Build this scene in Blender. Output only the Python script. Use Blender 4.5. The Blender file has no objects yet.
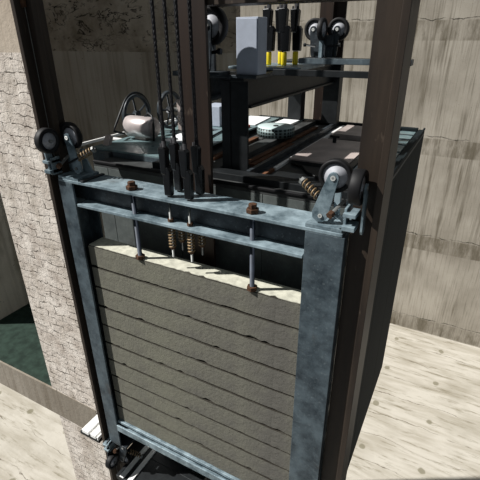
import bpy, bmesh, math, random
from mathutils import Vector, Matrix
random.seed(7)
S = 1.5          # one modelling unit is 1.5 metres
scn = bpy.context.scene
col = scn.collection

# ------------------------------------------------------------------ camera, light, exposure
pitch, yaw, roll, fpx = math.radians(25.68), math.radians(28.472), math.radians(-0.414), 422.67
F = Vector((-math.sin(yaw) * math.cos(pitch), math.cos(yaw) * math.cos(pitch), -math.sin(pitch)))
R0 = Vector((math.cos(yaw), math.sin(yaw), 0)); U0 = R0.cross(F)
R = R0 * math.cos(roll) + U0 * math.sin(roll); U = -R0 * math.sin(roll) + U0 * math.cos(roll)
cd = bpy.data.cameras.new('camera'); cam = bpy.data.objects.new('camera', cd); col.objects.link(cam)
cd.sensor_width = 36; cd.lens = 36 * fpx / 480; cd.clip_start = 0.01; cd.clip_end = 200
m = Matrix((R, U, -F)).transposed().to_4x4(); m.translation = Vector((1.2015, -0.9322, 0.4319)) * S
cam.matrix_world = m
scn.camera = cam

w = bpy.data.worlds.new('world'); scn.world = w; w.use_nodes = True
bg = w.node_tree.nodes['Background']; bg.inputs[0].default_value = (0.86, 0.94, 1.0, 1); bg.inputs[1].default_value = 0.17
sd = bpy.data.lights.new('sun', 'SUN'); sun = bpy.data.objects.new('sun', sd); col.objects.link(sun)
sd.energy = 6.6; sd.angle = math.radians(0.6); sd.color = (1.0, 0.975, 0.94)
sun.rotation_euler = Vector((0.87, 0.50, -1.0)).to_track_quat('-Z', 'Y').to_euler()
sun.location = (-4, -3, 6)
vs = scn.view_settings; vs.view_transform = 'Standard'; vs.look = 'None'; vs.exposure = 0.0; vs.gamma = 1.0; vs.use_curve_mapping = False

# ------------------------------------------------------------------ materials
def srgb(r, g, b):
    f = lambda c: (c / 255 / 12.92) if c / 255 <= 0.04045 else ((c / 255 + 0.055) / 1.055) ** 2.4
    return (f(r), f(g), f(b), 1)

class NT:
    def __init__(s, name, rough=0.8, metal=0.0, spec=0.5):
        s.m = bpy.data.materials.new(name); s.m.use_nodes = True; s.t = s.m.node_tree
        s.b = s.t.nodes['Principled BSDF']; s.b.inputs['Roughness'].default_value = rough
        s.b.inputs['Metallic'].default_value = metal; s.b.inputs['Specular IOR Level'].default_value = spec
        s.tc = s.t.nodes.new('ShaderNodeTexCoord')
    def put(s, sock, v):
        if hasattr(v, 'is_output'): s.t.links.new(v, sock)
        else: sock.default_value = v
    def map(s, scale=(1, 1, 1), loc=(0, 0, 0), rot=(0, 0, 0)):
        n = s.t.nodes.new('ShaderNodeMapping'); s.t.links.new(s.tc.outputs['Object'], n.inputs[0])
        n.inputs['Scale'].default_value = scale; n.inputs['Location'].default_value = loc; n.inputs['Rotation'].default_value = rot
        return n.outputs[0]
    def noise(s, vec, scale, detail=4, rough=0.55, dist=0.0):
        n = s.t.nodes.new('ShaderNodeTexNoise'); s.t.links.new(vec, n.inputs['Vector'])
        n.inputs['Scale'].default_value = scale; n.inputs['Detail'].default_value = detail
        n.inputs['Roughness'].default_value = rough; n.inputs['Distortion'].default_value = dist
        return n.outputs['Fac']
    def ramp(s, fac, lo, hi, a=0.0, b=1.0):
        n = s.t.nodes.new('ShaderNodeMapRange'); s.put(n.inputs[0], fac)
        for i, v in enumerate((lo, hi, a, b)): n.inputs[i + 1].default_value = v
        return n.outputs[0]
    def math(s, op, a, b=0.0):
        n = s.t.nodes.new('ShaderNodeMath'); n.operation = op; s.put(n.inputs[0], a); s.put(n.inputs[1], b)
        return n.outputs[0]
    def mix(s, fac, a, b, mode='MIX'):
        n = s.t.nodes.new('ShaderNodeMixRGB'); n.blend_type = mode
        s.put(n.inputs[0], fac); s.put(n.inputs[1], a); s.put(n.inputs[2], b); return n.outputs[0]
    def xyz(s):
        n = s.t.nodes.new('ShaderNodeSeparateXYZ'); s.t.links.new(s.tc.outputs['Object'], n.inputs[0]); return n.outputs
    def bump(s, h, strength=0.4, dist=0.01):
        n = s.t.nodes.new('ShaderNodeBump'); n.inputs['Strength'].default_value = strength; n.inputs['Distance'].default_value = dist
        s.t.links.new(h, n.inputs['Height']); s.t.links.new(n.outputs[0], s.b.inputs['Normal'])
    def color(s, c): s.put(s.b.inputs['Base Color'], c)

def plain(name, c, rough=0.6, metal=0.0, spec=0.5, var=0.25, scale=25):
    n = NT(name, rough, metal, spec); f = n.noise(n.map(), scale, 4)
    n.color(n.mix(n.ramp(f, 0.35, 0.65), tuple(x * (1 - var) for x in c[:3]) + (1,), tuple(min(1, x * (1 + var)) for x in c[:3]) + (1,)))
    return n.m

def wall_concrete(name, light, dark, stain, streak_fac=0.75, pours=2.3, off=50.0, boff=50.37):
    """Board-marked concrete: vertical runs of stain, rough pour joints."""
    n = NT(name, 0.92, 0, 0.2); v = n.map()
    vert = n.map((7, 7, 0.35)); fine = n.map((28, 28, 1.2))
    c = n.mix(n.ramp(n.noise(v, 0.9, 5), 0.35, 0.65), light, dark)
    sv = n.ramp(n.noise(vert, 1.0, 6, 0.6, 0.2), 0.50, 0.68)
    reg = n.ramp(n.noise(n.map((1, 1, 0.6)), 1.1, 3), 0.38, 0.6)
    c = n.mix(n.math('MULTIPLY', n.math('MULTIPLY', sv, reg), streak_fac), c, stain)
    c = n.mix(n.ramp(n.noise(fine, 1.0, 3), 0.50, 0.70, 0, 0.4), c, stain)
    z = n.xyz()[2]
    wob = n.math('MULTIPLY', n.math('SUBTRACT', n.noise(n.map((2, 2, 2)), 1.6, 5), 0.5), 0.22)
    zz = n.math('ADD', n.math('ADD', z, off), wob)
    fr = n.math('FRACT', n.math('DIVIDE', zz, pours))
    d = n.math('ABSOLUTE', n.math('SUBTRACT', fr, 0.5))
    line = n.ramp(d, 0.001, 0.006, 1, 0)
    zs = n.math('ADD', z, boff); fr2 = n.math('FRACT', n.math('DIVIDE', zs, pours))
    band = n.math('MULTIPLY', n.ramp(n.math('ABSOLUTE', n.math('SUBTRACT', fr2, 0.5)), 0.075, 0.085, 1, 0), n.ramp(n.noise(n.map((4, 4, 1)), 1.2, 6, 0.7), 0.42, 0.6, 0.12, 0.75))
    c = n.mix(band, c, stain)
    c = n.mix(n.math('MULTIPLY', line, n.ramp(n.noise(v, 3, 3), 0.4, 0.55)), c, tuple(x * 0.25 for x in stain[:3]) + (1,))
    pits = n.ramp(n.noise(v, 38, 2), 0.70, 0.76); c = n.mix(n.math('MULTIPLY', pits, 0.6), c, tuple(x * 0.4 for x in stain[:3]) + (1,))
    n.color(c); n.bump(n.noise(v, 24, 6, 0.65), 0.35, 0.012)
    return n.m

def rough_concrete(name):
    n = NT(name, 0.95, 0, 0.2); v = n.map()
    c = n.mix(n.ramp(n.noise(v, 2.2, 6, 0.65), 0.38, 0.62), srgb(168, 156, 140), srgb(122, 110, 94))
    ridg = n.math('ABSOLUTE', n.math('SUBTRACT', n.noise(n.map((1.2, 1, 2.6)), 2.3, 5, 0.6, 0.6), 0.5))
    cr = n.math('MULTIPLY', n.ramp(ridg, 0.004, 0.022, 1, 0), n.ramp(n.noise(v, 2.6, 4), 0.44, 0.56))
    c = n.mix(cr, c, srgb(34, 30, 26))
    pit = n.ramp(n.noise(n.map((1, 1, 1.8)), 13, 4, 0.6), 0.62, 0.68); c = n.mix(n.math('MULTIPLY', pit, 0.7), c, srgb(58, 50, 42))
    n.color(c); n.bump(n.noise(v, 9, 6, 0.7), 0.7, 0.03)
    return n.m

def floor_concrete(name, light, mid, stain):
    n = NT(name, 0.9, 0, 0.2); v = n.map()
    rx = n.map((0.6, 3.0, 1), rot=(0, 0, math.radians(4)))
    c = n.mix(n.ramp(n.noise(rx, 1.3, 7, 0.62, 0.3), 0.42, 0.62), light, mid)
    c = n.mix(n.ramp(n.noise(n.map((0.8, 5.5, 1), rot=(0, 0, math.radians(-3))), 1.7, 6, 0.7), 0.54, 0.68, 0, 0.9), c, stain)
    c = n.mix(n.ramp(n.noise(v, 0.8, 4), 0.5, 0.7, 0, 0.35), c, stain)
    X, Y, _ = n.xyz()
    wob = n.noise(v, 5, 3)
    def cell(q, off, per):
        f = n.math('FRACT', n.math('ADD', n.math('DIVIDE', n.math('SUBTRACT', q, off * S), per * S), 50.5))
        return n.math('MULTIPLY', n.math('SUBTRACT', f, 0.5), per * S)
    dx, dy = cell(X, 0.722, 0.814), cell(Y, 3.667, 0.928)
    r = n.math('SQRT', n.math('ADD', n.math('MULTIPLY', dx, dx), n.math('MULTIPLY', n.math('MULTIPLY', dy, dy), 0.8)))
    r = n.math('ADD', r, n.math('MULTIPLY', n.math('SUBTRACT', wob, 0.5), 0.10))
    c = n.mix(n.ramp(r, 0.055, 0.080, 0.8, 0), c, srgb(120, 115, 96))
    # thin cracks along the boards
    wv = n.math('ADD', Y, n.math('MULTIPLY', n.noise(n.map((0.6, 1, 1)), 1.5, 6), 0.5))
    ln = n.ramp(n.math('ABSOLUTE', n.math('SUBTRACT', n.math('FRACT', n.math('DIVIDE', wv, 0.72)), 0.5)), 0.004, 0.016, 1, 0)
    c = n.mix(n.math('MULTIPLY', ln, n.ramp(n.noise(v, 2.2, 3), 0.42, 0.56, 0, 0.8)), c, srgb(84, 74, 60))
    n.color(c); n.bump(n.noise(v, 16, 6, 0.65), 0.3, 0.012)
    return n.m

def brick_wash(name):
    """Lime-washed brickwork with broken dark joints."""
    n = NT(name, 0.95, 0, 0.2)
    base = n.map((1, 1, 1))
    nz = n.t.nodes.new('ShaderNodeTexNoise'); n.t.links.new(base, nz.inputs['Vector']); nz.inputs['Scale'].default_value = 7.0; nz.inputs['Detail'].default_value = 5
    add = n.t.nodes.new('ShaderNodeVectorMath'); add.operation = 'MULTIPLY_ADD'
    n.t.links.new(nz.outputs['Color'], add.inputs[0]); add.inputs[1].default_value = (0.10, 0.10, 0.10)
    n.t.links.new(base, add.inputs[2])
    mp = n.t.nodes.new('ShaderNodeMapping'); n.t.links.new(add.outputs[0], mp.inputs[0]); mp.inputs['Rotation'].default_value = (math.radians(-90), 0, 0)
    bt = n.t.nodes.new('ShaderNodeTexBrick'); n.t.links.new(mp.outputs[0], bt.inputs['Vector'])
    bt.inputs['Scale'].default_value = 1.0; bt.inputs['Mortar Size'].default_value = 0.0032; bt.inputs['Mortar Smooth'].default_value = 0.4
    bt.inputs['Brick Width'].default_value = 0.15; bt.inputs['Row Height'].default_value = 0.060
    c = n.mix(n.ramp(n.noise(base, 6, 6, 0.65), 0.35, 0.65), srgb(230, 222, 212), srgb(186, 175, 164))
    c = n.mix(n.ramp(n.noise(n.map((3, 3, 0.7)), 2, 5), 0.5, 0.72, 0, 0.5), c, srgb(160, 150, 134))
    brk = n.ramp(n.noise(n.map((1, 1, 2)), 13, 4, 0.7), 0.46, 0.53)
    mort = n.math('MULTIPLY', bt.outputs['Fac'], brk)
    c = n.mix(n.math('MULTIPLY', mort, 0.95), c, srgb(54, 45, 37))
    pit = n.ramp(n.noise(n.map((1, 1, 2.2)), 26, 3, 0.6), 0.63, 0.69)
    c = n.mix(n.math('MULTIPLY', pit, 0.75), c, srgb(84, 72, 60))
    n.color(c)
    h = n.math('SUBTRACT', n.noise(base, 14, 6, 0.7), n.math('MULTIPLY', bt.outputs['Fac'], 0.5))
    n.bump(h, 0.6, 0.02)
    return n.m

def galv(name, a=(86, 99, 106), b=(42, 52, 59), rough=0.45, metal=0.2):
    n = NT(name, rough, metal, 0.5); v = n.map()
    c = n.mix(n.ramp(n.noise(v, 9, 7, 0.7), 0.36, 0.64), srgb(*b), srgb(*a))
    c = n.mix(n.ramp(n.noise(v, 70, 3), 0.60, 0.74, 0, 0.22), c, srgb(150, 160, 162))
    c = n.mix(n.ramp(n.noise(v, 5, 5), 0.62, 0.75, 0, 0.5), c, srgb(74, 60, 46))
    n.color(c); n.put(n.b.inputs['Roughness'], n.ramp(n.noise(v, 14, 5), 0.3, 0.7, rough - 0.1, rough + 0.2))
    n.bump(n.noise(v, 60, 4), 0.12, 0.004)
    return n.m

def rail_paint(name, a=(84, 66, 54), b=(52, 40, 33)):
    n = NT(name, 0.5, 0.25, 0.45); v = n.map((6, 6, 0.6))
    c = n.mix(n.ramp(n.noise(v, 2.5, 6, 0.6), 0.35, 0.65), srgb(*a), srgb(*b))
    c = n.mix(n.ramp(n.noise(n.map((14, 14, 4)), 2, 5), 0.66, 0.74, 0, 0.45), c, srgb(122, 108, 94))
    n.color(c); n.bump(n.noise(v, 10, 4), 0.1, 0.003)
    return n.m

def block_concrete(name):
    n = NT(name, 0.92, 0, 0.25); v = n.map()
    c = n.mix(n.ramp(n.noise(v, 3.2, 6, 0.6), 0.35, 0.65), srgb(118, 117, 104), srgb(98, 96, 90))
    c = n.mix(n.ramp(n.noise(n.map((1, 1, 6)), 6, 5, 0.7), 0.55, 0.75, 0, 0.4), c, srgb(84, 80, 70))
    c = n.mix(n.ramp(n.noise(v, 45, 3), 0.62, 0.75, 0, 0.35), c, srgb(70, 64, 56))
    z = n.math('ADD', n.xyz()[2], n.math('MULTIPLY', n.math('SUBTRACT', n.noise(n.map((1, 1, 0.3)), 9, 6, 0.7), 0.5), 0.010))
    d = n.math('MINIMUM', n.math('ABSOLUTE', z), n.math('ABSOLUTE', n.math('SUBTRACT', z, 0.0846 * S)))
    g = n.math('MULTIPLY', n.ramp(d, 0.0008, 0.0045, 1, 0), n.ramp(n.noise(v, 5, 4), 0.35, 0.5, 0.55, 0.95))
    c = n.mix(g, c, srgb(40, 36, 30))              # grime packed into the joints
    n.color(c); n.bump(n.noise(v, 30, 6, 0.7), 0.5, 0.01)
    return n.m

def grid_mat(name, a, b):
    n = NT(name, 0.5, 0.2); X, Y, Z = n.xyz()
    def ln(q, p): return n.ramp(n.math('ABSOLUTE', n.math('SUBTRACT', n.math('FRACT', n.math('ADD', n.math('DIVIDE', q, p), 50)), 0.5)), 0.36, 0.40, 0, 1)
    g = n.math('MAXIMUM', ln(X, 0.022), n.math('MAXIMUM', ln(Y, 0.022), ln(Z, 0.02)))
    n.color(n.mix(g, a, b)); return n.m

M = dict(
    back=wall_concrete('back_wall_concrete', srgb(168, 162, 151), srgb(142, 136, 125), srgb(88, 81, 67), 1.0, 2.67, 5.675 + 26.7, 5.925 + 26.7),
    side=wall_concrete('side_wall_concrete', srgb(172, 162, 148), srgb(150, 140, 126), srgb(112, 100, 84)),
    left=wall_concrete('left_wall_concrete_lit', srgb(226, 216, 202), srgb(204, 194, 180), srgb(150, 140, 124), 0.8, 9.0),  # same concrete in paler tones, light on this wall put into the colour
    rough=rough_concrete('rough_wall_concrete'),
    slab=wall_concrete('slab_concrete', srgb(160, 152, 140), srgb(136, 128, 116), srgb(108, 98, 84), 0.8, 9.0),
    upper=wall_concrete('upper_pillar_concrete', srgb(190, 178, 162), srgb(170, 156, 140), srgb(150, 136, 116), 0.5, 9.0),
    floor=floor_concrete('pit_floor_concrete', srgb(188, 183, 172), srgb(166, 160, 147), srgb(122, 115, 97)),
    green=plain('green_terrazzo', srgb(42, 56, 49), 0.9, 0, 0.15, var=0.3, scale=14),
    brick=brick_wash('lime_washed_brick'),
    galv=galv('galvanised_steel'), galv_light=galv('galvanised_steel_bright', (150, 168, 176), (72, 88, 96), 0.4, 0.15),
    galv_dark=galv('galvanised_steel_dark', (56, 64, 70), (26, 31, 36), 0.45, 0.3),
    rail=rail_paint('brown_rail_paint', (62, 52, 43), (40, 33, 28)), rail_warm=rail_paint('brown_rail_paint_warm', (48, 35, 27), (34, 24, 19)),
    black=plain('black_steel', srgb(30, 33, 35), 0.5, 0.3, 0.4), blackg=plain('black_socket_enamel', srgb(18, 19, 21), 0.25, 0.2, 0.6, 0.2),
    rubber=plain('black_rubber', srgb(17, 17, 19), 0.6, 0, 0.3), hub=plain('pale_hub_plastic', srgb(160, 162, 168), 0.6, 0, 0.5, 0.12, 60),
    block=block_concrete('weight_concrete'),
    rust=plain('rusted_bolt', srgb(82, 58, 42), 0.7, 0.4, 0.4, 0.4, 60), spring=plain('brass_spring', srgb(126, 106, 78), 0.5, 0.3, 0.5, 0.3, 60),
    steel=plain('bright_steel', srgb(120, 122, 120), 0.5, 0.3, 0.5, 0.15), rod=plain('dark_rod_steel', srgb(48, 56, 68), 0.6, 0.2),
    rope=plain('steel_rope', srgb(30, 30, 33), 0.7, 0.0, 0.25, 0.5, 120),
    yellow=plain('yellow_plastic', srgb(222, 200, 24), 0.5, 0, 0.5, 0.08), greybox=plain('grey_box_paint', srgb(166, 174, 188), 0.6, 0, 0.4, 0.05),
    car=galv('car_panel_paint', (98, 104, 102), (78, 84, 83), 0.55, 0.1), carside=plain('car_side_shaded', srgb(19, 27, 29), 0.8, 0, 0.2, 0.12, 4),  # side colour darkened to stand for the car's unlit side
    roof=plain('car_roof_paint', srgb(66, 68, 68), 0.6, 0.2, 0.4, 0.4, 8), teal=galv('teal_roof_sheet', (128, 150, 152), (92, 114, 118), 0.35, 0.2),
    wood=plain('brown_board', srgb(96, 64, 44), 0.8, 0, 0.3, 0.4, 12), taupe=plain('taupe_cover_plate', srgb(172, 160, 155), 0.55, 0.1, 0.4, 0.2, 8),
    white=plain('white_sheet', srgb(238, 240, 240), 0.7, 0, 0.4, 0.03), alu=plain('aluminium_sill', srgb(236, 236, 234), 0.45, 0.0, 0.5, 0.08, 30),
    motor=plain('motor_shell', srgb(196, 186, 184), 0.35, 0.4, 0.5, 0.08), red=plain('red_plastic', srgb(200, 70, 50), 0.5),
    lit_layer=plain('pale_sunlit_layer', srgb(188, 187, 172), 0.95, 0, 0.2, 0.18, 30),  # paler than the blocks, sunlight on the top put into the colour
    fan=grid_mat('fan_grille', srgb(28, 40, 40), srgb(128, 146, 146)),
    fantop=grid_mat('fan_grille_top', srgb(70, 104, 108), srgb(190, 208, 208)),
)

# ------------------------------------------------------------------ mesh builder
class B:
    def __init__(s): s.bm = bmesh.new()
    def box(s, x0, x1, y0, y1, z0, z1):
        v = [s.bm.verts.new((x, y, z)) for z in (z0, z1) for y in (y0, y1) for x in (x0, x1)]
        for f in ((0, 2, 3, 1), (4, 5, 7, 6), (0, 1, 5, 4), (2, 6, 7, 3), (0, 4, 6, 2), (1, 3, 7, 5)): s.bm.faces.new([v[i] for i in f])
        return s
    def prism(s, poly, vec):
        """poly: list of 3D points (planar), extruded along vec."""
        vec = Vector(vec); a = [s.bm.verts.new(p) for p in poly]; b = [s.bm.verts.new(Vector(p) + vec) for p in poly]
        n = len(poly); s.bm.faces.new(a[::-1]); s.bm.faces.new(b)
        for i in range(n): s.bm.faces.new((a[i], a[(i + 1) % n], b[(i + 1) % n], b[i]))
        return s
    def lathe(s, prof, o, ax, seg=28, closed=False):
        """prof: (radius, distance along axis)."""
        o = Vector(o); ax = Vector(ax).normalized(); t = ax.orthogonal().normalized(); u = ax.cross(t); rings = []
        for r, h in prof:
            if r < 1e-6: rings.append([s.bm.verts.new(o + ax * h)])
            else: rings.append([s.bm.verts.new(o + ax * h + (t * math.cos(2 * math.pi * i / seg) + u * math.sin(2 * math.pi * i / seg)) * r) for i in range(seg)])
        prs = list(zip(rings, rings[1:]))
        if closed: prs.append((rings[-1], rings[0]))
        for p, q in prs:
            for i in range(seg):
                j = (i + 1) % seg
                if len(p) == 1 and len(q) == 1: continue
                if len(p) == 1: f = s.bm.faces.new((p[0], q[j], q[i]))
                elif len(q) == 1: f = s.bm.faces.new((p[i], p[j], q[0]))
                else: f = s.bm.faces.new((p[i], p[j], q[j], q[i]))
                f.smooth = True
        return s
    def cyl(s, a, b, r, seg=16, r2=None):
        a = Vector(a); b = Vector(b); L = (b - a).length; r2 = r if r2 is None else r2
        return s.lathe([(0, 0), (r, 0), (r, 0), (r2, L), (r2, L), (0, L)], a, b - a, seg)
    def tube(s, pts, r, seg=8):
        pts = [Vector(p) for p in pts]; rings = []; t0 = (pts[1] - pts[0]).normalized(); n = t0.orthogonal().normalized()
        for i, p in enumerate(pts):
            t = (pts[min(i + 1, len(pts) - 1)] - pts[max(i - 1, 0)]).normalized()
            n = (n - t * n.dot(t)).normalized(); u = t.cross(n)
            rings.append([s.bm.verts.new(p + (n * math.cos(2 * math.pi * k / seg) + u * math.sin(2 * math.pi * k / seg)) * r) for k in range(seg)])
        for p, q in zip(rings, rings[1:]):
            for i in range(seg):
                f = s.bm.faces.new((p[i], p[(i + 1) % seg], q[(i + 1) % seg], q[i])); f.smooth = True
        s.bm.faces.new(rings[0][::-1]); s.bm.faces.new(rings[-1]); return s
    def helix(s, a, b, R_, r, turns):
        a = Vector(a); b = Vector(b); ax = (b - a); t = ax.normalized().orthogonal().normalized(); u = ax.normalized().cross(t); n = int(turns * 14)
        return s.tube([a + ax * (i / n) + (t * math.cos(2 * math.pi * turns * i / n) + u * math.sin(2 * math.pi * turns * i / n)) * R_ for i in range(n + 1)], r, 6)
    def hexa(s, c, ax, r, h):
        return s.lathe([(0, 0), (r, 0), (r, h), (0, h)], c, ax, 6)._flat()
    def _flat(s):
        for f in list(s.bm.faces)[-24:]: f.smooth = False
        return s
    def obj(s, name, mat, parent=None, org=(0, 0, 0), bevel=0.0, world=True):
        if world: bmesh.ops.translate(s.bm, vec=-Vector(org), verts=s.bm.verts)
        bmesh.ops.scale(s.bm, vec=(S, S, S), verts=s.bm.verts)
        bmesh.ops.recalc_face_normals(s.bm, faces=s.bm.faces)
        me = bpy.data.meshes.new(name); s.bm.to_mesh(me); s.bm.free(); me.materials.append(M[mat] if isinstance(mat, str) else mat)
        o = bpy.data.objects.new(name, me); col.objects.link(o)
        if parent: o.parent = parent
        else: o.location = Vector(org) * S
        if bevel:
            md = o.modifiers.new('bevel', 'BEVEL'); md.width = bevel * S; md.segments = 2; md.limit_method = 'ANGLE'; md.angle_limit = math.radians(50)
        return o

def tag(o, label=None, cat=None, group=None, kind=None):
    if label: o['label'] = label
    if cat: o['category'] = cat
    if group: o['group'] = group
    if kind: o['kind'] = kind
    return o
def thing(name, loc, label, cat, group=None):
    o = bpy.data.objects.new(name, None); col.objects.link(o); o.location = Vector(loc) * S; o.empty_display_size = 0.05
    return tag(o, label, cat, group)
def struct(b, name, mat, label=None, bevel=0.0):
    o = b.obj(name, mat, bevel=bevel); o['kind'] = 'structure'
    if label: o['label'] = label
    return o
def copy_tree(o, parent=None, label=None, loc=None):
    c = o.copy(); col.objects.link(c)
    if parent: c.parent = parent
    if label: c['label'] = label
    if loc is not None: c.location = Vector(loc) * S
    for ch in list(o.children): copy_tree(ch, c)
    return c

# ------------------------------------------------------------------ the shaft
FZ, BY = -5.0, 6.907
struct(B().box(-7, 5, -2.5, BY + 0.2, FZ - 0.2, FZ), 'floor', 'floor', 'pale stained concrete shaft floor far below the lift car')
struct(B().box(-7, 5, BY, BY + 0.2, FZ, 3.2), 'wall_back', 'back', 'sunlit concrete back wall with vertical dark streaks')
struct(B().box(-0.565, -0.200, 0.12, 0.16, FZ, 0.387), 'wall_front', 'brick', 'lime-washed brick pier beside the left guide rail')
struct(B().box(-0.565, -0.200, 0.12, 0.16, 0.387, 3.2), 'wall_front_upper', 'upper', 'smooth concrete upper part of the brick pier')
struct(B().box(-2.0, -0.105, 1.45, 1.50, FZ, 0.345), 'wall_rear', 'side', 'shaded dark concrete wall behind the lift car')
struct(B().box(-2.0, -0.105, 1.453, 1.50, 0.345, 3.2), 'wall_rear_upper', 'rough', 'shaded rough fissured upper part of the rear wall')
struct(B().box(-1.55, -1.41, 0.33, 1.45, -1.325, -0.30), 'wall_left', 'left', 'dark concrete wall at the far side of the landing')
struct(B().box(-1.55, -0.236, 0.118, 0.128, -1.53, -1.326), 'trim_1', 'slab', 'concrete edge beam of the landing floor')
struct(B().box(-1.55, -0.236, 0.128, 1.45, -1.53, -1.325), 'floor_landing', 'green', 'dark green landing floor beyond the brick pier')

struct(B().box(-2.05, -1.95, 0.30, 1.45, -1.53, 4.0), 'wall_sun_blocker', 'side', 'tall unseen wall added to shade the rear wall')  # added out of view to keep the sun off the rear wall

# ------------------------------------------------------------------ guide rails (T sections)
def rail(name_pts, label, mat='rail', parts=()):
    """name_pts: T outline in plan; runs the full height of the shaft."""
    o = name_pts
    t = thing('guide_rail', (o['x'], o['y'], FZ), label, 'guide rail')
    B().prism([(x, y, FZ) for x, y in o['base']], (0, 0, 3.0 - FZ)).obj('rail_base', mat, t, (o['x'], o['y'], FZ), 0.001)
    B().prism([(x, y, FZ) for x, y in o['blade']], (0, 0, 3.0 - FZ)).obj('rail_blade', mat, t, (o['x'], o['y'], FZ), 0.001)
    return t
def rect(x0, x1, y0, y1): return [(x0, y0), (x1, y0), (x1, y1), (x0, y1)]
def seam(t, x, y):
    B().box(x, x + 0.002, y - 0.0015, y, FZ, 0.52).obj('seam_strip', 'steel', t, (-0.05, 0.04, FZ))
    B().box(x - 0.004, x + 0.012, y - 0.012, y - 0.002, 0.515, 0.535).obj('clip', 'rust', t, (-0.05, 0.04, FZ), 0.001)
rr = rail(dict(x=1.05, y=0.04, base=rect(1.044, 1.060, -0.008, 0.095), blade=rect(0.988, 1.044, 0.030, 0.050)), 'wide brown steel guide rail at the right side of the counterweight')
rl = rail(dict(x=-0.05, y=0.04, base=rect(-0.062, -0.046, -0.004, 0.100), blade=rect(-0.046, -0.016, 0.030, 0.050)), 'dark brown guide rail between the brick pier and the counterweight')
seam(rl, -0.0455, 0.030)
rn = rail(dict(x=0.476, y=0.15, base=rect(0.431, 0.521, 0.138, 0.150), blade=rect(0.470, 0.482, 0.150, 0.185)), 'narrow reddish brown guide rail rising behind the black ropes', 'rail_warm')
rf = rail(dict(x=0.476, y=1.42, base=rect(0.400, 0.535, 1.42, 1.434), blade=rect(0.468, 0.482, 1.385, 1.42)), 'far reddish brown guide rail beyond the lift car', 'rail_warm')

# ------------------------------------------------------------------ counterweight frame
CW = (0.486, 0.05, -1.28)
cw = thing('counterweight_frame', CW, 'galvanised steel counterweight frame holding the stack of concrete blocks', 'counterweight')
def cwobj(b, name, mat, bevel=0.0015): return b.obj(name, mat, cw, CW, bevel)
b = B().box(-0.012, 0.978, 0.0, 0.105, -0.010, 0.0).box(0.06, 0.88, 0.0, 0.105, -0.092, -0.082)
cwobj(B().box(-0.003, 0.976, 0.048, 0.058, -0.0818, -0.0102), 'beam_web', 'galv_dark')  # dark finish paints in the shade under the top flange
tag(cwobj(b, 'top_beam', 'galv_light'), 'pale galvanised top beam')
cwobj(B().box(-0.013, 0.053, 0.0, 0.008, -1.29, -0.0105).box(-0.013, -0.004, 0.008, 0.10, -1.29, -0.0105).box(-0.004, 0.053, 0.093, 0.10, -1.29, -0.0925), 'post', 'galv')
cwobj(B().box(0.883, 0.985, 0.0, 0.008, -1.29, -0.0105).box(0.977, 0.985, 0.008, 0.10, -1.29, -0.0105).box(0.883, 0.977, 0.093, 0.10, -1.29, -0.0925), 'post', 'galv')
cwobj(B().box(0.053, 0.883, 0.010, 0.10, -1.148, -1.1335).box(0.053, 0.883, 0.006, 0.10, -1.188, -1.180).box(0.053, 0.883, -0.002, 0.006, -1.188, -1.153).box(0.053, 0.883, 0.048, 0.058, -1.18, -1.148), 'bottom_beam', 'galv_light')
cwobj(B().prism([(0.095, -0.004, -0.0), (0.145, -0.004, 0.0), (0.145, 0.1, 0.0), (0.095, 0.1, 0.0)][0:0] or [(0.095, -0.001, 0.0005), (0.108, -0.001, 0.0005), (0.108, 0.10, 0.0005), (0.095, 0.10, 0.0005)], (0, 0, 0.006)), 'clamp_bar', 'galv_dark')
for x in (0.296, 0.722):                       # tie rods with a nut above the beam and one on the top block
    r_ = cwobj(B().cyl((x, 0.025, -0.236), (x, 0.025, 0.022), 0.0075, 14), 'tie_rod', 'rod', 0)
    B().hexa((x, 0.025, 0.001), (0, 0, 1), 0.0185, 0.012).hexa((x, 0.025, 0.013), (0, 0, 1), 0.0125, 0.013).obj('nut', 'rust', r_, CW, 0.001)
    B().hexa((x, 0.025, -0.2466), (0, 0, 1), 0.0165, 0.013).obj('nut', 'rust', r_, CW, 0.001)

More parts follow.
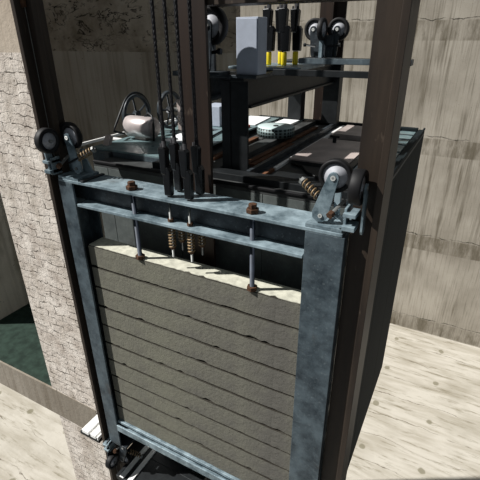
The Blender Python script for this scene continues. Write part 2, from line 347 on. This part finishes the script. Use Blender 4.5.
# ------------------------------------------------------------------ concrete blocks
PITCH = 0.0888; NB = 10; ZT = -0.249
places = ['topmost', 'second from the top', 'third from the top', 'fourth from the top', 'fifth from the top',
          'fifth from the bottom', 'fourth from the bottom', 'third from the bottom', 'second from the bottom', 'lowest']
for i in range(NB):
    z1 = ZT - i * PITCH; z0 = z1 - PITCH + 0.0042
    bb = B(); n = 46; x0, x1 = 0.0545, 0.881; j = random.uniform(-0.0012, 0.0012)
    top = []; bot = []
    def edge(a): return random.choice((0, 0, 0, 0.0006, 0.0015)) * a
    prof = []
    for k in range(n + 1):                      # chipped arrises along the front
        x = x0 + (x1 - x0) * k / n
        ct, cb = edge(1), edge(1)
        if random.random() < 0.06: ct += 0.003
        if random.random() < 0.06: cb += 0.003
        prof.append([(x, 0.0200 + j + 0.006, z0 + 0.0001), (x, 0.0200 + j, z0 + 0.0016 + cb * 2), (x, 0.0200 + j, z1 - 0.0004 - ct * 0.3), (x, 0.0200 + j + 0.0006, z1), (x, 0.091, z1), (x, 0.091, z0)])
    vv = [[bb.bm.verts.new(p) for p in row] for row in prof]
    for a, c in zip(vv, vv[1:]):
        for q in range(6): bb.bm.faces.new((a[q], a[(q + 1) % 6], c[(q + 1) % 6], c[q]))
    bb.bm.faces.new(vv[0][::-1]); bb.bm.faces.new(vv[-1])
    o = bb.obj('weight_block', 'block', None, (0.486, 0.055, z0))
    if i == 0:                                  # pale flaking layer added to give the top its sunlit brightness
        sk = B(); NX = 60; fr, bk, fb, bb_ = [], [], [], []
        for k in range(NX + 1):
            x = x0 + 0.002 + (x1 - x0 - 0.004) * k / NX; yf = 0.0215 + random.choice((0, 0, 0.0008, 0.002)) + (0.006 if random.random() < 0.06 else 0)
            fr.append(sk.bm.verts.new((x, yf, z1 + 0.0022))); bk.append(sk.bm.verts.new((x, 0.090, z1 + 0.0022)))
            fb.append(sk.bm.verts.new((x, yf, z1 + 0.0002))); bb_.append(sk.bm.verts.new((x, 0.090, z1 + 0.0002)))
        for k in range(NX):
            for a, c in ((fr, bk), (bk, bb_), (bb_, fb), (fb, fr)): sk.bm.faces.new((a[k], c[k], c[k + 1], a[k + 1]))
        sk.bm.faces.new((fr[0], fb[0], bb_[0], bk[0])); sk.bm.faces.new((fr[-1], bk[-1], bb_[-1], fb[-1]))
        tag(sk.obj('sunlit_layer', 'lit_layer', o, (0.486, 0.055, z0)), 'pale added layer standing for sunlight on the top face')
    tag(o, 'grey concrete counterweight block, %s in the stack' % places[i] + (', its top face sunlit' if i == 0 else ''), 'concrete block', 'concrete counterweight blocks')

# ------------------------------------------------------------------ rope sockets and ropes on the counterweight
def make_socket(label, group, yellow=False, tail=True):
    t = thing('rope_socket', (0, 0, 0), label, 'rope socket', group)
    # lower body, upper wedge basket with a rounded shoulder, both black
    bd = B().prism([(-0.008, -0.010, 0.004), (0.015, -0.010, 0.004), (0.017, -0.010, 0.080), (0.010, -0.010, 0.092), (-0.010, -0.010, 0.092)], (0, 0.020, 0))
    bd.prism([(-0.014, -0.011, 0.070), (0.004, -0.011, 0.066), (0.008, -0.011, 0.142), (0.002, -0.011, 0.150), (-0.018, -0.011, 0.148)], (0, 0.022, 0))
    bd.obj('socket_body', 'blackg', t, bevel=0.003)
    B().cyl((-0.002, 0, 0.146), (-0.002, 0, 0.166), 0.0065, 12).cyl((-0.013, 0, 0.142), (-0.013, 0, 0.158), 0.003, 8).obj('rope_tail', 'rope', t)
    if yellow: B().lathe([(0, -0.046), (0.007, -0.046), (0.008, -0.04), (0.008, -0.002), (0.007, 0.003), (0, 0.003)], (0, 0, 0), (0, 0, 1), 18).obj('buffer_sleeve', 'yellow', t)
    if tail:
        r = B().cyl((0, 0, -0.205), (0, 0, 0.006), 0.0042, 10).obj('rod', 'steel', t)
        B().hexa((0, 0, -0.0815), (0, 0, 1), 0.0095, 0.008).obj('nut', 'rust', r)
        B().hexa((0, 0, -0.176), (0, 0, 1), 0.008, 0.008).obj('nut', 'rust', r)
        B().helix((0, 0, -0.096), (0, 0, -0.168), 0.0098, 0.0027, 7).obj('spring', 'spring', t)
    return t
def rope(x, y, z0, label, group, ztop=3.0):
    bb = B(); n = 5; L = ztop - z0                  # outer strands twisted round a core
    bb.cyl((0, 0, 0), (0, 0, L), 0.0040, 8)
    for s_ in range(5):
        pts = []
        N = int(L / 0.011)
        for i in range(N + 1):
            a = 2 * math.pi * (s_ / 5) + i * 0.011 / 0.065 * 2 * math.pi
            pts.append((0.0034 * math.cos(a), 0.0034 * math.sin(a), L * i / N))
        bb.tube(pts, 0.0024, 4)
    o = bb.obj('hoist_rope', 'rope', None, (0, 0, 0)); o.location = Vector((x, y, z0)) * S
    return tag(o, label, 'rope', group)
g1, g2 = 'rope sockets on the counterweight beam', 'hoist ropes above the counterweight'
sock = make_socket('black wedge rope socket on the counterweight beam, front left of the four', g1)
sock.location = Vector((0.440, 0.024, 0.001)) * S
spots = [(0.440, 0.024, 0, 'front left'), (0.438, 0.077, 0.0, 'rear left'), (0.512, 0.024, 0, 'front right'), (0.516, 0.077, 0, 'rear right')]
for i, (x, y, z, d) in enumerate(spots):
    if i: copy_tree(sock, label='black wedge rope socket on the counterweight beam, %s of the four' % d, loc=(x, y, 0.001))
    rope(x - 0.002, y, 0.168, 'dark steel hoist rope rising from the %s socket on the counterweight beam' % d, g2)

# ------------------------------------------------------------------ roller guides
def wheel(t, c, ax, r, width=0.026, hub=0.66):
    c = Vector(c); ax = Vector(ax); h = width / 2
    wl = B().lathe([(r * hub, -h * 0.8), (r * 0.93, -h), (r, -h * 0.7), (r, h * 0.7), (r * 0.93, h), (r * hub, h * 0.8)], c, ax, 36, True).obj('wheel', 'rubber', t)
    B().lathe([(0, -h * 0.9), (r * 0.2, -h * 0.9), (r * 0.24, -h * 0.55), (r * hub, -h * 0.6), (r * hub, h * 0.6), (r * 0.24, h * 0.55), (r * 0.2, h * 0.9), (0, h * 0.9)], c, ax, 32).obj('hub', 'hub', wl)
    return wl
def arm_plate(a, b_, w0, w1, ax, th):
    """flat rounded link from a to b_, thickness th along ax"""
    a = Vector(a); b_ = Vector(b_); ax = Vector(ax).normalized(); d = (b_ - a).normalized(); n = ax.cross(d); poly = []
    for k in range(9): ang = math.pi * k / 8; poly.append(b_ + (n * math.cos(ang) + d * math.sin(ang)) * w1)
    for k in range(5): ang = math.pi + math.pi * k / 4; poly.append(a + (n * math.cos(ang) + d * math.sin(ang)) * w0)
    return B().prism([p - ax * th / 2 for p in poly], ax * th)
def roller_guide(origin, sx, label, group, flip=1, body='galv', r=0.041, w1=0.006, w2=(0.072, -0.014), h=0.131, wy=0.035):
    """sx = +1: rail lies to the right (+x); flip = -1 hangs below."""
    t = thing('roller_guide', origin, label, 'roller guide', group)
    q = lambda x, y, z: (x * sx, y, z * flip)
    # base plate and upright cheeks (x measured towards the rail from the post's middle)
    bb = B()
    def bx(x0, x1, y0, y1, z0, z1):
        xs = sorted((x0 * sx, x1 * sx)); zs = sorted((z0 * flip, z1 * flip)); bb.box(xs[0], xs[1], y0, y1, zs[0], zs[1])
    bx(-0.052, 0.042, 0.002, 0.098, 0.0, 0.010)
    bx(0.030, 0.056, 0.066, 0.090, 0.010, 0.060); bx(-0.006, 0.010, 0.084, 0.094, 0.010, 0.085)
    bb.obj('base_bracket', body, t, bevel=0.001)
    bb = B()
    bb.prism([q(-0.052, 0.072, 0.010), q(-0.010, 0.072, 0.010), q(-0.014, 0.072, 0.058), q(-0.028, 0.072, 0.058)], (0, 0.006, 0))
    bb.obj('gusset', body, t)
    bb = B(); bx(0.046, 0.076, -0.022, 0.026, 0.018, 0.030); bx(0.046, 0.076, -0.022, 0.026, 0.052, 0.062); bx(0.046, 0.052, -0.01, 0.026, 0.012, 0.07)
    bb.obj('clamp_block', 'galv_light', t, bevel=0.001)
    # roller on the blade's edge, with its slanting arm in front
    wc = q(w1, wy, h)
    wheel(t, wc, (0, 1, 0), r, 0.022, hub=0.74)
    am = arm_plate(q(-0.020, wy - 0.019, 0.034), q(w1, wy - 0.019, h), 0.021, 0.0135, (0, 1, 0), 0.007).obj('arm', body, t, bevel=0.001)
    B().cyl(q(w1, wy - 0.025, h), q(w1, wy + 0.014, h), 0.0065, 14).obj('axle', 'steel', am)
    B().cyl(q(-0.018, wy - 0.026, 0.032), q(-0.018, 0.05, 0.032), 0.0055, 12).obj('pivot_bolt', 'steel', am)
    # rollers on the two faces of the blade
    wc2 = q(w2[0], w2[1], h - 0.004); wheel(t, wc2, (1, 0, 0), r, 0.028)
    a2 = arm_plate(q(w2[0] + 0.018, 0.0, 0.022), q(w2[0] + 0.018, w2[1], h - 0.004), 0.014, 0.011, (1, 0, 0), 0.005).obj('arm', body, t)
    B().cyl(q(w2[0] - 0.02, w2[1], h - 0.004), q(w2[0] + 0.022, w2[1], h - 0.004), 0.006, 12).obj('axle', 'steel', a2)
    wheel(t, q(0.070 if sx > 0 else 0.062, 0.094, h - 0.004), (1, 0, 0), r, 0.024)
    # tension spring on its rod, and the adjusting bolt
    s0, s1 = q(-0.094, 0.062, 0.104), q(0.000, 0.024, 0.052)
    rd = B().cyl(s0, s1, 0.0038, 10).obj('spring_rod', 'black', t)
    v0, v1 = Vector(s0), Vector(s1)
    B().helix(v0.lerp(v1, 0.16), v0.lerp(v1, 0.66), 0.0098, 0.0026, 5).obj('spring', 'spring', rd)
    B().hexa(v0.lerp(v1, 0.06), v1 - v0, 0.0105, 0.008).obj('nut', 'steel', rd)
    B().cyl(q(0.012, -0.012, 0.046), q(0.030, 0.05, 0.068), 0.0045, 10).obj('adjusting_bolt', 'steel', t)
    B().hexa(q(0.012, -0.014, 0.046), Vector(q(0.018, 0.066, 0.022)), 0.009, 0.013).obj('bolt_head', 'rust', t)
    return t
gg = 'roller guides on the counterweight frame'
roller_guide((0.933, 0.0, 0.0005), 1, 'roller guide with pale hubbed black wheels on the right end of the counterweight beam', gg, body='galv_light')
roller_guide((0.031, 0.0, 0.0005), -1, 'roller guide with black wheels on the left end of the counterweight beam', gg, body='galv_light', w1=0.003, w2=(0.040, -0.014), h=0.134, wy=0.056)
roller_guide((0.031, 0.0, -1.2905), -1, 'small dark roller guide under the lower left corner of the counterweight', gg, -1, 'galv_dark', 0.036, w2=(0.040, -0.014))

# ------------------------------------------------------------------ lift car
CX0, CX1, CY0, CY1, CZ0, CZ1 = -0.05, 1.0, 0.20, 1.36, -1.50, 0.0
CO = (0.475, 0.78, CZ0)
car = thing('elevator_car', CO, 'large dark grey lift car behind the counterweight', 'lift car')
def c_(b, name, mat, bevel=0.0015): return b.obj(name, mat, car, CO, bevel)
c_(B().box(CX0 + 0.004, CX1 - 0.004, CY0 + 0.004, CY1 - 0.004, CZ0 + 0.02, -0.03), 'body', 'car')
for a, e in ((CX0, 0.02), (0.022, 0.343), (0.345, 0.668), (0.670, CX1)):
    c_(B().box(a, e, CY0, CY0 + 0.004, CZ0, -0.012), 'front_panel', 'car', 0.0008)
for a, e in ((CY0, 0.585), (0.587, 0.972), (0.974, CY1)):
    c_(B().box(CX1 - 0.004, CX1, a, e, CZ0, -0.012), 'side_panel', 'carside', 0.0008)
c_(B().box(CX0, CX1, CY0, CY1, -0.012, 0.0), 'roof', 'roof')
c_(B().box(CX0, CX1, CY0 - 0.004, CY0 + 0.006, 0.0005, 0.012), 'front_rim', 'rubber', 0.003)
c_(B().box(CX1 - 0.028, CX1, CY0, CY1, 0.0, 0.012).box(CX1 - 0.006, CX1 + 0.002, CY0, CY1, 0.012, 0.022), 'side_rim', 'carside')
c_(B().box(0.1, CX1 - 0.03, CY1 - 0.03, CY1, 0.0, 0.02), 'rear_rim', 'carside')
c_(B().box(0.2, CX1 - 0.03, 0.245, 0.30, 0.0, 0.022), 'roof_channel', 'black')
c_(B().box(0.560, 0.575, 0.30, 1.33, 0.0, 0.026).box(0.575, 0.600, 0.30, 1.33, 0.0, 0.006), 'roof_channel', 'galv_dark')
c_(B().box(0.395, 0.450, 0.30, 1.33, 0.0, 0.020), 'roof_channel', 'roof')
c_(B().box(0.845, 0.865, 0.30, 1.33, 0.0, 0.022), 'roof_channel', 'black')
c_(B().box(0.885, 0.965, 0.55, 1.32, 0.0, 0.006), 'roof_sheet', 'teal')
for y in (0.72, 0.86, 1.0, 1.12, 1.22): c_(B().box(0.885, 0.965, y, y + 0.010, 0.006, 0.009), 'cross_strap', 'galv_dark')
c_(B().box(0.005, 0.975, -0.02, 0.13, -1.53, -1.5015).box(-0.045, 0.005, 0.106, 0.199, -1.53, -1.5015).box(0.005, 0.40, 0.13, 0.199, -1.53, -1.5015).box(0.55, 0.975, 0.13, 0.199, -1.53, -1.5015), 'apron', 'black')
for a, e in ((0.028, 0.052), (0.076, 0.100)): c_(B().box(a, e, -0.02, 0.198, -1.5010, -1.494), 'apron_strip', 'alu')
c_(B().box(0.605, 0.618, 0.42, 1.30, 0.0, 0.012), 'trim_strip', 'alu')

# car sling: uprights and crosshead
SO = (0.47, 0.8, 0.0)
sl = thing('car_sling', SO, 'black steel crosshead and uprights standing over the roof of the lift car', 'steel frame')
def s_(b, name, mat, bevel=0.0015): return b.obj(name, mat, sl, SO, bevel)
s_(B().box(0.452, 0.552, 0.325, 0.333, 0.001, 0.306).box(0.452, 0.460, 0.333, 0.375, 0.001, 0.228).box(0.480, 0.488, 0.3215, 0.325, 0.001, 0.306), 'upright', 'black')
s_(B().box(0.300, 0.385, 0.325, 0.375, 0.001, 0.306), 'upright', 'black')
s_(B().box(0.505, 0.585, 1.24, 1.30, 0.0265, 0.306), 'upright', 'black')
s_(B().box(0.318, 0.392, 1.24, 1.30, 0.0285, 0.306), 'upright', 'black')
s_(B().box(0.540, 0.546, 0.333, 1.32, 0.222, 0.306).box(0.505, 0.560, 0.333, 1.32, 0.222, 0.230).box(0.505, 0.556, 0.29, 1.34, 0.306, 0.316), 'crosshead', 'black')
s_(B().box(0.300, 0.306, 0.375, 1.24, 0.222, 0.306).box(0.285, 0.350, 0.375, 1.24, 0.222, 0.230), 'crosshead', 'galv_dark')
s_(B().box(0.29, 0.60, 0.285, 0.42, 0.3165, 0.326), 'top_plate', 'galv_dark')
s_(B().box(0.29, 0.60, 0.66, 0.94, 0.3165, 0.326), 'rope_plate', 'galv_light')
for x, y in ((0.400, 0.78), (0.432, 0.80)): s_(B().cyl((x, y, 0.190), (x, y, 0.3163), 0.009, 12), 'rod_end', 'black', 0)
s_(B().box(0.29, 0.62, 1.15, 1.32, 0.3165, 0.326), 'top_plate', 'galv_dark')

# roller guides of the car: wheels on brackets on the crosshead ends
def car_roller(y, dy, label):
    t = thing('car_roller_guide', (0.476 if dy < 0 else 0.420, y, 0.3265), label, 'roller guide', 'roller guides on the lift car')
    h = 0.135; r = 0.052
    B().box(-0.085, 0.085, -0.035, 0.035, 0.0, 0.010).box(-0.045, 0.05, 0.005 * dy - 0.006, 0.005 * dy + 0.006, 0.01, 0.11).obj('base_bracket', 'galv_dark', t, bevel=0.001)
    for s2 in ((-1, 1) if dy < 0 else (1,)):
        wheel(t, (0.060 * s2, -dy * 0.030, h), (0, 1, 0), r, 0.03)
        a = arm_plate((0.045 * s2, -dy * 0.030 - 0.022, 0.024), (0.060 * s2, -dy * 0.030 - 0.022, h), 0.022, 0.016, (0, 1, 0), 0.008).obj('arm', 'galv_dark', t)
        B().cyl((0.060 * s2, -dy * 0.030 - 0.029, h), (0.060 * s2, -dy * 0.03 + 0.012, h), 0.008, 12).obj('axle', 'steel', a)
        B().cyl((0.03 * s2, -0.03, 0.06), (0.092 * s2, -0.03, 0.068), 0.005, 8).hexa((0.082 * s2, -0.03, 0.067), (s2, 0, 0), 0.009, 0.010).obj('adjusting_bolt', 'black', t)
    wheel(t, (0.0 if dy < 0 else -0.012, dy * 0.035, h), (1, 0, 0), 0.050, 0.024)
    B().box(-0.008, 0.008, dy * 0.035 - 0.012, dy * 0.035 + 0.012, 0.01, h - 0.02).obj('arm', 'galv_light', t)
    return t
t1 = car_roller(0.262, 1, 'large dim black roller wheel just right of the narrow brown rail')
t2 = car_roller(1.285, -1, 'far pair of black roller wheels with pale hubs beyond the crosshead')

# grey box, rope sockets with yellow sleeves
t = thing('control_cabinet', (0.561, 0.33, 0.3265), 'pale grey rectangular box standing upright on the crosshead plate', 'box')
B().box(0.524, 0.597, 0.302, 0.365, 0.3265, 0.484).obj('casing', 'greybox', t, (0.561, 0.33, 0.3265), 0.0015)
B().box(0.527, 0.594, 0.2995, 0.302, 0.331, 0.480).obj('cover', 'greybox', t, (0.561, 0.33, 0.3265), 0.001)
g3, g4 = 'rope sockets with yellow sleeves on the crosshead', 'hoist ropes of the lift car'
ys = make_socket('x', g3, True, False)
sp = [(0.415, 0.775, 'leftmost'), (0.442, 0.835, 'second from left'), (0.482, 0.775, 'second from right'), (0.503, 0.845, 'rightmost')]
ys.scale = (1.45, 1.3, 1.05)
for i, (x, y, d) in enumerate(sp):
    lb = 'black rope socket with a yellow sleeve on the crosshead, %s of the four' % d
    if i == 0: ys['label'] = lb; ys.location = Vector((x, y, 0.374)) * S
    else: copy_tree(ys, label=lb, loc=(x, y, 0.374))
    rope(x - 0.002, y, 0.541, 'dark hoist rope above the yellow-sleeved socket, %s of the four' % d, g4)

# ------------------------------------------------------------------ things on the car roof
fo = (0.41, 0.88, 0.0225)
t = thing('ventilation_fan', fo, 'low round fan with a teal grille top on the lift car roof', 'fan')
B().lathe([(0, 0), (0.086, 0), (0.086, 0.036), (0, 0.036)], fo, (0, 0, 1), 40).obj('grille_drum', 'fan', t, fo)
B().lathe([(0, 0.0362), (0.084, 0.0362), (0.084, 0.040), (0, 0.040)], fo, (0, 0, 1), 40).obj('grille_top', 'fantop', t, fo)
B().cyl((fo[0], fo[1], fo[2] + 0.040), (fo[0], fo[1], fo[2] + 0.043), 0.012, 20).obj('boss', 'black', t, fo)

def plate(name, x0, x1, y0, y1, z0, z1, mat, label, cat, group=None, bev=0.001, rz=0.0):
    o = B().box(-(x1 - x0) / 2, (x1 - x0) / 2, -(y1 - y0) / 2, (y1 - y0) / 2, 0, z1 - z0).obj(name, mat, None, (0, 0, 0), bev)
    o.location = Vector(((x0 + x1) / 2, (y0 + y1) / 2, z0)) * S; o.rotation_euler = (0, 0, rz)
    return tag(o, label, cat, group)
t = thing('junction_box', (0.73, 0.72, 0.0), 'wide taupe cover box on the lift car roof left of the right rail', 'box')
B().box(0.632, 0.838, 0.52, 0.90, 0.0005, 0.018).obj('casing', 'roof', t, (0.73, 0.72, 0.0), 0.001)
B().box(0.626, 0.842, 0.515, 0.905, 0.018, 0.024).obj('lid', 'taupe', t, (0.73, 0.72, 0.0), 0.001)
B().cyl((0.70, 0.84, 0.024), (0.70, 0.84, 0.046), 0.008, 12).box(0.680, 0.720, 0.832, 0.848, 0.046, 0.054).obj('handle', 'black', t, (0.73, 0.72, 0.0))
plate('cover_plate', 0.640, 0.835, 1.02, 1.26, 0.0005, 0.024, 'taupe', 'smaller taupe cover box at the far edge of the lift car roof', 'box')
plate('hatch_plate', 0.64, 0.83, 0.33, 0.49, 0.0005, 0.012, 'black', 'black hatch plate near the front rim of the lift car roof', 'plate')
plate('paper_sheet', 0.755, 0.835, 0.925, 0.985, 0.0005, 0.004, 'white', 'small white sheet between the two taupe cover boxes', 'sheet')
plate('white_panel', 0.300, 0.390, 1.05, 1.235, 0.0285, 0.032, 'white', 'bright white panel on the roof behind the round fan', 'panel')
plate('white_panel', 0.110, 0.230, 1.00, 1.24, 0.0285, 0.034, 'white', 'white panel just right of the black upright, left of the fan', 'panel', rz=0.1)
plate('wooden_board', 0.478, 0.500, 0.40, 1.22, 0.0005, 0.010, 'wood', 'long brown wooden board between the dark roof channels', 'board')
plate('wooden_board', 0.320, 0.345, 0.43, 0.85, 0.0005, 0.012, 'wood', 'short brown wooden board in front of the round fan', 'board', rz=0.03)
plate('wooden_board', 0.515, 0.535, 0.42, 0.80, 0.0005, 0.012, 'wood', 'brown wooden batten nearest the black upright foot', 'board', rz=-0.02)
plate('red_tag', 0.205, 0.235, 0.93, 0.965, 0.0285, 0.040, 'red', 'small red plastic piece beside the white panel and the fan', 'tag')

for nm, pts, lb in (('power_cable', [(0.80, 0.35, 0.0165), (0.74, 0.40, 0.0165), (0.70, 0.46, 0.0165), (0.65, 0.48, 0.0165)], 'short black cable on the hatch plate in front of the wide taupe cover box'),
                    ('power_cable', [(0.26, 0.50, 0.033), (0.20, 0.62, 0.033), (0.17, 0.80, 0.033), (0.24, 0.90, 0.033)], 'thin black cable on the teal roof sheet left of the round fan')):
    tag(B().tube(pts, 0.004, 8).obj(nm, 'rubber', None, pts[0]), lb, 'cable')
plate('aluminium_strip', 0.867, 0.882, 0.32, 1.30, 0.0005, 0.014, 'galv_light', 'long pale strip on the roof beside the teal sheet near the right rim', 'strip')
plate('wooden_board', 0.603, 0.616, 0.32, 0.41, 0.0005, 0.012, 'wood', 'stub of brown board just behind the black front channel', 'board')

# door header with motor on the left of the car
ho = (-0.12, 0.8, 0.0)
t = thing('door_operator', ho, 'bluish steel door operator header along the left edge of the car roof', 'door operator')
B().box(-0.140, CX0 - 0.002, 0.285, 1.25, -0.055, 0.020).box(CX0 + 0.001, 0.25, 0.302, 0.312, 0.0005, 0.020).box(CX0 + 0.001, 0.25, 1.20, 1.21, 0.0005, 0.020).obj('header_box', 'galv', t, ho, 0.001)
B().box(-0.160, 0.26, 0.302, 1.27, 0.020, 0.028).obj('top_sheet', 'teal', t, ho, 0.001)
B().box(-0.272, -0.262, 0.30, 1.25, 0.012, 0.024).box(-0.262, -0.14, 0.50, 0.52, 0.010, 0.018).box(-0.262, -0.14, 1.0, 1.02, 0.010, 0.018).obj('track', 'alu', t, ho, 0.001)
B().prism([(-0.14, 0.345, 0.028), (-0.14, 0.365, 0.028), (-0.14, 0.385, 0.062), (-0.14, 0.37, 0.068)], (0.03, 0, 0)).obj('bracket', 'taupe', t, ho, 0.001)
mo = (-0.07, 0.51, 0.0285)
t = thing('door_motor', mo, 'silvery cylindrical motor with a belt pulley on the door header', 'motor')
zc = 0.082
B().lathe([(0, -0.066), (0.038, -0.066), (0.045, -0.060), (0.045, 0.070), (0.041, 0.077), (0.0, 0.077)], (-0.07, 0.51, zc), (1, 0, 0), 36).obj('motor_body', 'motor', t, mo)
B().lathe([(0, 0.0772), (0.034, 0.0772), (0.034, 0.083), (0, 0.085)], (-0.07, 0.51, zc), (1, 0, 0), 28).obj('end_cap', 'taupe', t, mo)
B().box(-0.095, -0.035, 0.495, 0.525, 0.0285, 0.042).obj('foot', 'taupe', t, mo, 0.001)
def ring(o, rr_, name, parent, org):
    w_ = B().lathe([(rr_ * 0.86, -0.008), (rr_, -0.009), (rr_ * 0.96, 0), (rr_, 0.009), (rr_ * 0.86, 0.008)], o, (1, 0, 0), 40, True)
    for k in range(5):
        a = 2 * math.pi * k / 5 + 0.5; p = Vector(o)
        w_.cyl(p + Vector((0, math.cos(a), math.sin(a))) * rr_ * 0.15, p + Vector((0, math.cos(a), math.sin(a))) * rr_ * 0.88, rr_ * 0.05, 8)
    w_.cyl(Vector(o) - Vector((0.01, 0, 0)), Vector(o) + Vector((0.01, 0, 0)), rr_ * 0.2, 16)
    return w_.obj(name, 'galv_dark', parent, org)
pc = (-0.150, 0.585, 0.117)
ring(pc, 0.088, 'pulley', t, mo)
B().tube([(pc[0], pc[1] + 0.094 * math.cos(a), pc[2] + 0.094 * math.sin(a)) for a in [math.radians(0 + 10 * k) for k in range(15)]] + [(pc[0], 0.44, 0.085), (pc[0], 0.43, 0.07), (pc[0], 0.50, 0.045)], 0.005, 6).obj('belt', 'black', t, mo)
B().tube([(-0.04, 0.51, zc + 0.043), (-0.025, 0.52, zc + 0.058), (0.0, 0.51, zc + 0.05), (0.020, 0.49, zc + 0.01), (0.022, 0.48, 0.034)], 0.005, 8).obj('cable', 'black', t, mo)
po = (-0.06, 0.72, 0.0285)
t = thing('belt_pulley', po, 'upright grey pulley wheel with bracket seen between the ropes', 'pulley')
qc = (-0.06, 0.715, 0.125)
ring(qc, 0.086, 'rim', t, po)
B().box(-0.035, 0.005, 0.735, 0.785, 0.0285, 0.17).obj('bracket', 'taupe', t, po, 0.002)
B().cyl(qc, (-0.034, 0.745, 0.125), 0.010, 12).obj('axle', 'steel', t, po)
plate('motor_controller', 0.00, 0.10, 0.90, 1.02, 0.0285, 0.125, 'greybox', 'dull grey case on the roof seen left of the black upright', 'box', bev=0.003)
plate('white_panel', 0.02, 0.13, 0.52, 0.82, 0.0285, 0.032, 'white', 'pale bluish panel on the roof between brown rail and black upright', 'panel', rz=0.12)

# ------------------------------------------------------------------ fixed steelwork
t = tag(B().box(0.485, 1.12, 0.151, 0.20, 0.508, 0.60).box(0.485, 1.12, 0.20, 0.235, 0.508, 0.516).obj('rail_bracket', 'rail', None, (0.8, 0.18, 0.508), 0.001), 'dark steel cross beam at the top edge, above the grey box', 'beam', 'fixed cross beams')
tag(B().box(0.760, 1.045, 0.215, 0.250, 0.366, 0.380).box(1.02, 1.040, 0.0955, 0.215, 0.366, 0.380).obj('cross_bar', 'galv', None, (0.8, 0.23, 0.366), 0.001), 'upper thin grey bar reaching to the right guide rail', 'bar', 'thin bars joined to the right rail')
tag(B().box(0.690, 1.02, 0.205, 0.215, 0.336, 0.352).box(0.690, 1.02, 0.215, 0.235, 0.336, 0.340).box(1.0, 1.02, 0.0955, 0.205, 0.336, 0.352).obj('cross_bar', 'black', None, (0.8, 0.21, 0.336), 0.001), 'lower thin black bar reaching to the right guide rail', 'bar', 'thin bars joined to the right rail')
so = (-0.16, 0.7, -1.325)
t = thing('landing_sill', so, 'bright aluminium landing sill with a dark groove beside the left rail foot', 'sill')
B().box(-0.210, -0.165, 0.0, 1.40, -1.345, -1.325).obj('sill_strip', 'alu', t, so, 0.001)
B().box(-0.152, -0.118, 0.0, 1.40, -1.345, -1.325).obj('sill_strip', 'alu', t, so, 0.001)
B().box(-0.108, -0.100, 0.0, 1.40, -1.345, -1.325).obj('sill_strip', 'alu', t, so, 0.001)
B().box(-0.225, -0.098, 0.0, 1.40, -1.362, -1.345).obj('sill_backing', 'black', t, so)
